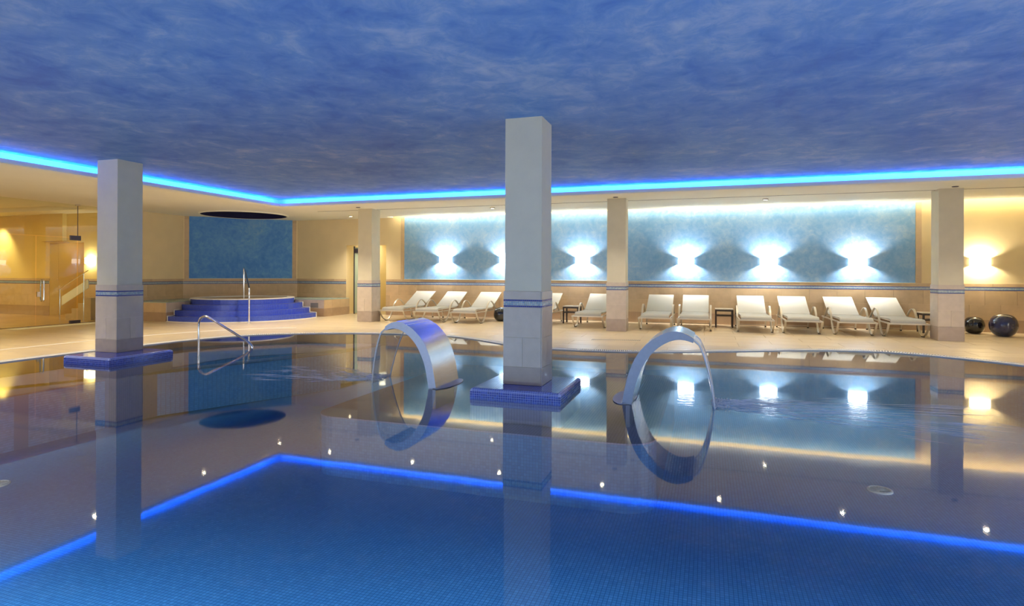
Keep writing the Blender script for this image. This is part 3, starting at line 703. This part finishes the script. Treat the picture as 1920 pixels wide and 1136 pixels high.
# ------------------------------------------------------------------ water arches
outer = smooth_path([(0, -0.012), (0.0, 0.0), (0.055, 0.266), (0.145, 0.482), (0.275, 0.628), (0.42, 0.715), (0.53, 0.735), (0.62, 0.712), (0.69, 0.672)], 5)
inner = smooth_path([(0.098, -0.012), (0.098, 0.0), (0.150, 0.245), (0.235, 0.430), (0.335, 0.550), (0.44, 0.622), (0.53, 0.652), (0.61, 0.650), (0.685, 0.628)], 5)
def arch(x, y, s, k, label, sheet_label):
    t = empty('water_arch', (x, y, 0), label=label, cat='pool fountain')
    W = 0.64
    o_ = [(s * k * p[0], p[1]) for p in outer]; i_ = [(s * k * p[0], p[1]) for p in inner]
    bm = bmesh.new(); strip(bm, o_, i_, 0, W, plane='XZ')
    bm.normal_update()
    for f in bm.faces:
        if abs(f.normal.y) > 0.7: f.material_index = 1
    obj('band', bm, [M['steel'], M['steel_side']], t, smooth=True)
    for a in (24, 30):
        p, q = outer[a], outer[a + 1] if a + 1 < len(outer) else outer[a]
        bm = bmesh.new(); tube(bm, [(s * k * p[0], -0.001, p[1] + 0.001), (s * k * p[0], W + 0.001, p[1] + 0.001)], 0.0035, 6); obj('weld_seam', bm, M['chrome'], t)
    bm = bmesh.new(); strip(bm, [(s * k * (p[0]) , p[1] + 0.004) for p in outer[34:]], [(s * k * p[0], p[1] - 0.002) for p in outer[34:]], 0.0, 0.012, plane='XZ'); obj('lip_edge', bm, M['chrome'], t)
    fl = bmesh.new(); lathe(fl, [(0.0, -0.010), (0.16, -0.010), (0.16, -0.004), (0.0, -0.004)][1:3], 24, s * -0.01, W / 2 , 0.75, 2.2); obj('base_flange', fl, M['steel_side'], t)
    obj('submerged_foot', bx(min(s * 0.03, s * 0.07), 0.06, -0.258, max(s * 0.03, s * 0.07), W - 0.06, -0.014), M['metal_dark'], t)
    # falling sheet, narrowing as it drops; a thing of its own
    x0 = s * k * 0.686; x1 = s * 0.885
    bm = bmesh.new(); n_ = 14; m_ = 10; grid = []
    for i in range(n_ + 1):
        v = i / n_; z = 0.655 + (-0.02 - 0.655) * v
        if i == 0: xx = x0
        xx = x0 + (x1 - x0) * math.sqrt(v)
        y0 = 0.02 + 0.08 * v; y1 = W - 0.02 - 0.10 * v
        rowv = []
        for j in range(m_ + 1):
            q = j / m_; thick = 0.010 if j in (0, m_) else 0.003
            yy = y0 + (y1 - y0) * q; rowv.append((xx + s * 0.006 * math.sin(q * 31 + v * 3), yy, z, thick))
        grid.append(rowv)
    fr_ = [[bm.verts.new((a + s * th_, b, c)) for a, b, c, th_ in r_] for r_ in grid]
    bk_ = [[bm.verts.new((a - s * th_, b, c)) for a, b, c, th_ in r_] for r_ in grid]
    for i in range(n_):
        for j in range(m_):
            bm.faces.new((fr_[i][j], fr_[i][j + 1], fr_[i + 1][j + 1], fr_[i + 1][j])); bm.faces.new((bk_[i][j], bk_[i + 1][j], bk_[i + 1][j + 1], bk_[i][j + 1]))
        for j in (0, m_): bm.faces.new((fr_[i][j], fr_[i + 1][j], bk_[i + 1][j], bk_[i][j]))
    for side_, yb in ((0, 0), (m_, 0)):
        pass
    sh_ = obj('water_sheet', bm, M['sheet'], None, smooth=True, loc=(x, y, 0)); tag(sh_, sheet_label, 'water jet')
    for j in (0, m_):
        rim_ = bmesh.new(); tube(rim_, [(a, b, c) for a, b, c, _ in [r_[j] for r_ in grid]], 0.0085, 8); obj('sheet_edge', rim_, M['sheet_edge'], sh_, smooth=True)
M['sheet_edge'] = thin_white('sheet_edge_water', 0.75, 0.1)
arch(-2.91, 6.06, -1, 0.95, 'curved stainless steel water arch left of the nearest pillar, spilling leftwards', 'thin sheet of water falling from the left arch')
arch(-0.81, 5.99, 1, 1.0, 'slim curved stainless steel water arch right of the nearest pillar, spilling rightwards', 'thin stream of water falling from the right arch')
# spray on the surface where the sheets land
def spray(x, y, s, reach, nst, label):
    bm = bmesh.new()
    for k in range(nst):
        r0 = min(random.expovariate(1 / (0.33 * reach)), reach); t_ = random.uniform(-1, 1)
        a = t_ * random.uniform(0.1, 0.42); ln_ = random.uniform(0.06, 0.30) * (0.5 + r0)
        c0 = Vector((x + s * 0.02, y + 0.235 + t_ * 0.20)); wd = random.uniform(0.0008, 0.0030) * (1.5 if r0 < 0.3 else 1)
        dv = Vector((s * math.cos(a), math.sin(a))); p = c0 + dv * r0
        nv = Vector((-dv.y, dv.x)) * wd; z = -0.011 + random.uniform(0, 0.003)
        p0, p1, p2 = p, p + dv * ln_ * 0.5 + nv * random.uniform(-3, 3), p + dv * ln_
        vs = [bm.verts.new((*p0, z)), bm.verts.new((*(p1 - nv), z)), bm.verts.new((*p2, z)), bm.verts.new((*(p1 + nv), z)), bm.verts.new((*p1, z + wd * 1.2))]
        for q in ((0, 1, 4), (1, 2, 4), (2, 3, 4), (3, 0, 4)): bm.faces.new([vs[i] for i in q])
    for k in range(nst // 3):
        px_, py_ = x + s * abs(random.gauss(0, 0.08)), y + random.uniform(0, 0.46); rr = random.uniform(0.003, 0.009)
        bmesh.ops.create_icosphere(bm, subdivisions=1, radius=rr, matrix=Matrix.Translation((px_, py_, -0.008 + random.uniform(0, 0.02))))
    o = obj('spray', bm, M['foam2'], None); tag(o, label, 'spray', kind='stuff')
spray(0.05, 6.08, 1, 1.9, 460, 'white spray streaking across the water to the right of the right arch')
spray(-3.80, 6.22, -1, 1.4, 240, 'white spray streaking across the water to the left of the left arch')

# ------------------------------------------------------------------ handrails
t = empty('pool_handrail', (-8.71, 8.32, -0.2), label='bent chrome handrail rising out of the pool steps, in front of the blue tub steps', cat='handrail')
pts = smooth_path([(0, 0, 0.0), (0, 0, 0.3), (0.0, 0, 0.56), (0.05, 0, 0.67), (0.17, 0, 0.705), (0.32, 0, 0.65)], 5) + smooth_path([(0.55, 0, 0.545), (0.95, 0, 0.36), (1.10, 0, 0.285), (1.18, 0, 0.22), (1.19, 0, 0.16), (1.13, 0, 0.06), (1.10, 0, 0.0)], 5)
obj('rail', tube(bmesh.new(), pts, 0.021, 12), M['chrome'], t, smooth=True)
for x in (0, 1.10): obj('base_flange', lathe(bmesh.new(), [(0.05, -0.018), (0.05, -0.006)], 20, x, 0), M['chrome'], t)
t = empty('tub_handrail', (-11.17, 12.25, 0), label='tall chrome handrail climbing the blue steps of the round tub', cat='handrail')
e = Vector((-12.45 + 11.17, 13.45 - 12.25, 0))
obj('rail', tube(bmesh.new(), smooth_path([(0, 0, 0), (0, 0, 0.45), (0, 0, 0.84), (e.x * 0.06, e.y * 0.06, 0.92), (e.x * 0.5, e.y * 0.5, 1.18), (e.x * 0.93, e.y * 0.93, 1.43), (e.x, e.y, 1.36), (e.x, e.y, 0.95), (e.x, e.y, 0.50)], 5), 0.022, 12), M['chrome'], t, smooth=True)
obj('base_flange', lathe(bmesh.new(), [(0.05, 0.0), (0.05, 0.012)], 20), M['chrome'], t)

# ------------------------------------------------------------------ round tub with steps and benches
c45 = math.sqrt(0.5); ref = Vector((-13.46, 14.5))
def UV(u, v): return (ref.x + (u + v) * c45, ref.y + (u - v) * c45)
tc_ = UV(0, 0.78)
tub = empty('whirlpool_tub', (tc_[0], tc_[1], 0), label='raised round whirlpool tub with four curved royal blue mosaic steps', cat='whirlpool')
def sector(R, r, a, n=40):
    base = -PI / 4
    o = [(R * math.cos(base + t_), R * math.sin(base + t_)) for t_ in [-a + 2 * a * k / n for k in range(n + 1)]]
    i = [(r * math.cos(base + t_), r * math.sin(base + t_)) for t_ in [-a + 2 * a * k / n for k in range(n + 1)]]
    return o, i
def solid_sector(bm, R, r, a, z0, z1):
    o, i = sector(R, r, a); n_ = len(o)
    A_ = [[bm.verts.new((*p, z)) for p in q] for q, z in ((o, z0), (o, z1), (i, z1), (i, z0))]
    for k in range(n_ - 1):
        for q in range(4): bm.faces.new((A_[q][k], A_[q][k + 1], A_[(q + 1) % 4][k + 1], A_[(q + 1) % 4][k]))
    bm.faces.new([A_[q][0] for q in range(4)]); bm.faces.new([A_[q][-1] for q in range(4)][::-1])
    return bm
def stop(R):       # angle at which a circle round the tub meets the bench side face
    th = 0.3
    while th < 1.5:
        u, v = -R * math.sin(th), 0.78 + R * math.cos(th)
        if (u + 1.9) * (1.02 - 1.95) - (v - 1.95) * (-1.45 + 1.9) > 0 and v < 1.95: break
        th += 0.004
    return th - 0.012
STEPS = [(2.20, 0.14), (1.93, 0.28), (1.66, 0.42)]
for R, zt in STEPS:
    a = stop(R)
    obj('step', solid_sector(bmesh.new(), R, 1.382, a, 0.0 if zt < 0.2 else zt - 0.14, zt), M['step'], tub)
bm = bmesh.new()
solid_sector(bm, 1.38, 1.20, PI * 0.9999, 0.0, 0.55)
obj('tub_wall', bm, M['step'], tub)
bm = solid_sector(bmesh.new(), 1.388, 1.20, PI * 0.9999, 0.551, 0.575); obj('rim', bm, M['white'], tub)
bm = solid_sector(bmesh.new(), 2.225, 2.203, stop(2.2), 0.0, 0.02); obj('base_line', bm, M['white'], tub)
bm = lathe(bmesh.new(), [(1.195, 0.54), (1.195, 0.556)], 48); obj('water', bm, mat('tub_water_beige', (0.46, 0.42, 0.33), 0.06, coat=0.5), tub)
# white edging that follows the stepped ends
for sgn in (-1, 1):
    bm = bmesh.new()
    prof = []
    for (R, zt), zb in zip(STEPS + [(1.38, 0.56)], (0, 0.14, 0.28, 0.42)): prof += [(R, zb, stop(R) - 0.02), (R, zt, stop(R) - 0.02)]
    pts = [((R + 0.01) * math.cos(-PI / 4 + sgn * (a + 0.01)), (R + 0.01) * math.sin(-PI / 4 + sgn * (a + 0.01)), z + 0.008) for R, z, a in prof]
    obj('end_edging', tube(bm, pts, 0.014, 6), M['white'], tub)
def bench(pts, label):
    cx_, cy_ = pts[0]; loc = [(p[0] - cx_, p[1] - cy_) for p in pts]
    t = empty('tub_bench', (cx_, cy_, 0), label=label, cat='bench')
    obj('body', prism(bmesh.new(), loc, 0.0, 0.49), TILES[0], t)
    bm = prism(bmesh.new(), loc, 0.4905, 0.505); obj('top', bm, M['benchtop'], t)
    sk = bmesh.new()
    for k in range(len(loc)):
        pass
    return t, loc
def face_tiles(t, a, b, rows, w_=0.3, m0=None):
    a, b = Vector(a), Vector(b); d_ = b - a; Lg = d_.length; u = d_ / Lg; nrm = Vector((u.y, -u.x))
    for z0, z1, m in rows:
        x = 0.0
        while x < Lg - 0.01:
            x1_ = min(x + w_, Lg); bm = bmesh.new()
            p, q = a + u * (x + .0015), a + u * (x1_ - .0015); prism(bm, [tuple(p), tuple(p + nrm * 0.01), tuple(q + nrm * 0.01), tuple(q)], z0 + .0015, z1 - .0015)
            obj('tile', bm, m, t); x = x1_
LB = [(-13.45, 11.80), UV(-1.40, 1.02), UV(-1.40, 0.60), UV(-1.30, 0.22), UV(-1.08, -0.14), UV(-0.75, -0.45), UV(-0.60, -0.60), UV(-1.62, -0.60), (-15.03, 13.77), (-15.03, 11.80)]
t, l_ = bench(LB, 'low stone-tiled bench left of the blue tub steps')
face_tiles(t, l_[9], l_[0], [(0.0, 0.24, SKIRT), (0.24, 0.49, TILES[2])], 0.4); face_tiles(t, l_[0], l_[1], [(0.0, 0.24, SKIRT), (0.24, 0.49, PTILE[0])], 0.4)
RB = [(-10.74, 14.78), (-10.74, 16.07), (-12.70, 16.07), UV(1.62, -0.60), UV(0.60, -0.60), UV(0.75, -0.45), UV(1.08, -0.14), UV(1.30, 0.22), UV(1.40, 0.60), UV(1.40, 1.02)]
t, l_ = bench(RB, 'low stone-tiled bench right of the blue tub steps, against the back wall')
face_tiles(t, l_[0], l_[1], [(0.0, 0.24, SKIRT), (0.24, 0.49, TILES[2])], 0.4); face_tiles(t, l_[9], l_[0], [(0.0, 0.24, SKIRT), (0.24, 0.49, PTILE[0])], 0.4)
a, b = Vector(l_[9]), Vector(l_[0]); u = (b - a).normalized(); nrm = Vector((u.y, -u.x)); p = a + u * 0.55 + nrm * 0.011; q = p + u * 0.26
obj('vent_grille', prism(bmesh.new(), [tuple(p), tuple(p + nrm * 0.006), tuple(q + nrm * 0.006), tuple(q)], 0.26, 0.40), mat('grey_vent', (0.25, 0.24, 0.23), 0.5), t)

# ------------------------------------------------------------------ loungers
def make_lounger():
    t = empty('sun_lounger', (0, 0, 0))
    w = 0.345
    # y measured from the foot end
    def ribbon(path, th): return offset2(path, th / 2), offset2(path, -th / 2)
    hoop = smooth_path([(0.0, 0.285), (0.05, 0.20), (0.17, 0.08), (0.33, 0.012), (0.48, 0.035), (0.60, 0.14), (0.70, 0.30), (0.80, 0.44), (0.93, 0.535), (1.07, 0.55), (1.22, 0.485), (1.38, 0.375), (1.48, 0.315)], 4)
    for s in (-1, 1):
        bm = bmesh.new(); a, b = ribbon(hoop, 0.014); x = s * (w + 0.012)
        strip(bm, a, b, x - 0.020, x + 0.020); al = obj('arm_loop', bm, M['frame'], t, smooth=True)
        obj('rubber_foot', bx(x - 0.021, 0.31, 0.0, x + 0.021, 0.40, 0.016), M['foot'], al)
        obj('side_rail', bx(s * w - 0.014, 0.0, 0.278, s * w + 0.014, 1.92, 0.306), M['frame'], t)
        bm = bmesh.new(); strip(bm, [(1.70, 0.28), (1.79, 0.02)], [(1.735, 0.28), (1.815, 0.02)], s * w - 0.014, s * w + 0.014); rl = obj('rear_leg', bm, M['frame'], t)
        obj('rubber_foot', bx(s * w - 0.018, 1.78, 0.0, s * w + 0.018, 1.82, 0.025), M['foot'], rl)
        bm = bmesh.new(); tube(bm, [(s * 0.30, 1.30, 0.35), (s * 0.30, 2.05, 0.735)], 0.013, 8); obj('back_rail', bm, M['frame'], t)
        bm = bmesh.new(); tube(bm, [(s * 0.30, 0.07, 0.30), (s * 0.30, 0.10, 0.345), (s * 0.30, 1.30, 0.352)], 0.013, 8); obj('seat_rail', bm, M['frame'], t)
    obj('foot_bar', bx(-w - 0.033, -0.012, 0.272, w + 0.033, 0.02, 0.300), M['frame'], t)
    obj('rear_bar', bx(-w, 1.90, 0.28, w, 1.93, 0.305), M['frame'], t)
    obj('stretcher', tube(bmesh.new(), [(-w, 1.78, 0.055), (w, 1.78, 0.055)], 0.008, 8), M['frame'], t)
    obj('support_stay', tube(bmesh.new(), [(-0.26, 1.60, 0.50), (-0.26, 1.76, 0.30), (0.26, 1.76, 0.30), (0.26, 1.60, 0.50)], 0.009, 8), M['frame'], t)
    seat = smooth_path([(0.045, 0.295), (0.055, 0.335), (0.09, 0.363), (0.18, 0.372), (0.5, 0.366), (0.9, 0.360), (1.30, 0.364)], 3)
    bm = bmesh.new(); a, b = ribbon(seat, 0.012); strip(bm, a, b, -0.31, 0.31); obj('seat_sling', bm, M['sling'], t, smooth=True)
    back = smooth_path([(1.30, 0.368), (1.5, 0.464), (1.75, 0.590), (2.0, 0.722), (2.055, 0.752)], 3)
    bm = bmesh.new(); a, b = ribbon(back, 0.014); strip(bm, a, b, -0.315, 0.315); obj('back_sling', bm, M['sling'], t, smooth=True)
    return t
lg = [(-8.00, 14.28, 'white sun lounger beside the left deck pillar, first of the row'),
      (-6.98, 14.28, 'second white sun lounger from the left deck pillar'),
      (-5.91, 14.26, 'white sun lounger just left of the round black stool ball, behind the left arch'),
      (-4.10, 14.20, 'white sun lounger mostly hidden behind the nearest pillar, left of the small table'),
      (-2.69, 14.16, 'white sun lounger right of a small table, partly behind the middle deck pillar'),
      (-1.13, 14.14, 'first white sun lounger right of the middle deck pillar'),
      (-0.27, 14.20, 'white sun lounger directly left of the small table in front view'),
      (1.03, 14.33, 'white sun lounger directly right of the small table in front view'),
      (1.98, 14.36, 'white sun lounger in the right group, third from the right pillar'.replace('third', 'third')),
      (3.00, 14.38, 'white sun lounger in the right group, second from the right pillar'),
      (3.93, 14.38, 'white sun lounger nearest the rightmost pillar, in front of a dark table')]
proto = make_lounger()
for i, (x, y, lab) in enumerate(lg):
    o = proto if i == 0 else dup(proto, (0, 0, 0))
    o.location = (x, y - 0.36, 0); tag(o, lab, 'sun lounger', 'white sun loungers along the back wall')

# side tables
def make_table():
    t = empty('side_table', (0, 0, 0)); h = 0.21
    obj('table_top', bx(-h, -h, 0.435, h, h, 0.455, bevel=0.003), M['tabletop'], t)
    bm = bmesh.new(); box(bm, -h + .005, -h + .005, 0.395, h - .005, -h + .03, 0.434); box(bm, -h + .005, h - .03, 0.395, h - .005, h - .005, 0.434)
    box(bm, -h + .005, -h + .031, 0.395, -h + .03, h - .031, 0.434); box(bm, h - .03, -h + .031, 0.395, h - .005, h - .031, 0.434); obj('apron', bm, M['wood'], t)
    obj('lower_shelf', bx(-h + 0.01, -h + 0.01, 0.275, h - 0.01, h - 0.01, 0.30), M['wood'], t)
    for sx in (-1, 1):
        for sy in (-1, 1):
            bm = bmesh.new(); box(bm, sx * (h - 0.02) - 0.018, sy * (h - 0.02) - 0.018, 0, sx * (h - 0.02) + 0.018, sy * (h - 0.02) + 0.018, 0.434); obj('leg', bm, M['wood'], t)
    return t
tp = make_table()
for i, (x, y, lab) in enumerate([(0.40, 15.36, 'dark wooden side table in the gap between two loungers right of the middle deck pillar'),
                                 (-3.36, 15.20, 'dark wooden side table between the nearest pillar and the middle deck pillar'),
                                 (4.78, 15.55, 'dark wooden side table partly hidden by the rightmost pillar')]):
    o = tp if i == 0 else dup(tp, (0, 0, 0)); o.location = (x, y, 0); tag(o, lab, 'side table', 'dark side tables among the loungers')

# ceramic balls
def ball(x, y, R, H, m, label):
    prof = []; n_ = 22; zb = 0.0
    for k in range(n_ + 1):
        a = -PI / 2 * 0.80 + (PI / 2 * 0.80 + PI / 2 - 0.02) * k / n_
        prof.append((R * math.cos(a) ** 0.72, math.sin(a)))
    zmin, zmax = prof[0][1], prof[-1][1]
    prof = [(r, (z - zmin) / (zmax - zmin) * H) for r, z in prof]
    t = empty('ceramic_ball', (x, y, 0), label=label, cat='decorative ball')
    obj('body', lathe(bmesh.new(), [(prof[0][0] * 0.9, 0.0)] + [(r, z + 0.006) for r, z in prof], 40), m, t, smooth=True)
    return t
ball(5.98, 15.15, 0.25, 0.47, M['ball'], 'large glossy navy round ceramic ball right of the rightmost pillar')
ball(5.64, 15.66, 0.20, 0.37, M['ball_b'], 'smaller glossy black ceramic ball behind the large navy one')
ball(-5.32, 15.12, 0.20, 0.37, M['ball_b'], 'glossy black ceramic ball half hidden by the nearest pillar, right of three loungers')

# ------------------------------------------------------------------ wall sconces
def sconce(x, y, z, rz, m, label, col, power, loc_n=None):
    t = empty('wall_sconce', (x, y, z), rz, label=label, cat='wall lamp', group='wall lamps along the hall')
    # local -y points into the room
    R, H = 0.20, 0.085; n_ = 16
    bm = bmesh.new()
    def arc(r): return [(r * math.cos(PI + PI * k / n_), r * 0.62 * math.sin(PI + PI * k / n_)) for k in range(n_ + 1)]
    o_, i_ = arc(R), arc(R - 0.008); pts = o_ + i_[::-1]
    prism(bm, pts, -H, H); obj('shade', bm, m, t, smooth=True)
    obj('back_plate', bx(-0.05, -0.012, -0.07, 0.05, -0.001, 0.07), M['chrome'], t)
    for s in (-1, 1): obj('clip', bx(s * 0.155 - 0.022, -0.05, -0.006, s * 0.155 + 0.022, -0.036, 0.004), M['metal_dark'], t)
    R_ = Matrix.Rotation(rz, 3, 'Z'); p = Vector((x, y, z)) + R_ @ Vector((0, -0.085, 0))
    d = bpy.data.lights.new('sconce_light', 'POINT'); d.energy = power; d.color = col; d.shadow_soft_size = 0.03
    o = bpy.data.objects.new('sconce_light', d); C.objects.link(o); o.location = p
SC = [(-7.41, 1.70), (-5.50, 1.69), (-3.27, 1.67), (-0.52, 1.64), (1.475, 1.62), (3.45, 1.60)]
names = ['leftmost lit wall lamp on the long blue panel, above the first loungers', 'lit wall lamp on the blue panel half hidden by the nearest pillar', 'lit wall lamp on the blue panel between the nearest and the middle deck pillar',
         'lit wall lamp on the blue panel, first to the right of the middle deck pillar', 'lit wall lamp on the blue panel, second to the right of the middle deck pillar', 'lit wall lamp near the right end of the long blue panel']
for (x, z), nm in zip(SC, names): sconce(x, YW - 0.013, z, 0, M['shade'], nm, (1.0, 0.95, 0.88), 110)
sconce(5.91, YW - 0.001, 1.60, 0, M['shade_y'], 'lit wall lamp on the yellow wall right of the rightmost pillar', (1.0, 0.88, 0.60), 80)
sconce(-16.85, 12.299, 1.62, 0, M['shade'], 'lit wall lamp in the lobby behind the glass, beside the stairs', (1.0, 0.95, 0.80), 14)

# ------------------------------------------------------------------ downlights
def downlight(x, y, label, power=150, lit=True):
    t = empty('ceiling_downlight', (x, y, HC), label=label, cat='ceiling light', group='round downlights in the cream soffit')
    ring(bm := bmesh.new(), [(0.045 * math.cos(a), 0.045 * math.sin(a)) for a in [2 * PI * k / 20 for k in range(20)]], [(0.062 * math.cos(a), 0.062 * math.sin(a)) for a in [2 * PI * k / 20 for k in range(20)]], -0.022, 0.0)
    obj('trim_ring', bm, M['ring'], t)
    obj('lamp', lathe(bmesh.new(), [(0.044, -0.003), (0.044, -0.0005)], 20), M['lamp'] if lit else M['metal_dark'], t)
    if power: spot('downlight_lamp', (x, y, HC - 0.024), (0, 0, 0), power * (1.8 if x < -8 else 1.0), WARM, 1.9, 0.7, 0.04)
DL = [(-8.62, 12.1, 'in the back soffit, near the corner of the blue cornice', 1), (-6.37, 12.05, 'in the back soffit, left of the left arch', 1), (-4.25, 12.0, 'in the back soffit, just left of the nearest pillar', 1),
      (-2.02, 12.0, 'in the back soffit, in front of the middle deck pillar', 1), (0.23, 12.0, 'in the back soffit, in front of the small table gap', 1), (2.34, 12.0, 'in the back soffit, left of the rightmost pillar', 1), (4.5, 12.0, 'in the back soffit, in front of the rightmost pillar', 1),
      (6.7, 12.0, 'in the back soffit at the right end', 1),
      (-10.24, 12.29, 'in the left soffit, at its back corner', 1), (-10.24, 9.94, 'in the left soffit, level with the pool handrail', 1), (-10.24, 7.57, 'in the left soffit, behind the left pool pillar', 1), (-10.24, 5.2, 'in the left soffit, nearest the camera', 1), (-10.24, 2.8, 'in the left soffit beside the camera', 1),
      (-5.27, 14.3, 'near the back wall, left of the nearest pillar', 1), (1.25, 14.42, 'near the back wall, above the right group of loungers', 1), (-10.12, 15.2, 'near the back wall, before the corridor door', 1)]
for x, y, lab, lit in DL: downlight(x, y, 'small round lit downlight ' + lab, 125)
for x, y, nm in ((-1.93, 13.12, 'middle deck'), (4.52, 13.40, 'rightmost'), (-8.60, 13.25, 'left deck')):
    t = empty('ceiling_sensor', (x, y, HC), label='small dark round fitting in the soffit in front of the %s pillar' % nm, cat='ceiling fitting', group='dark round fittings before the pillars')
    obj('cap', lathe(bmesh.new(), [(0.05, -0.012), (0.058, 0.0)], 18), M['metal_dark'], t)
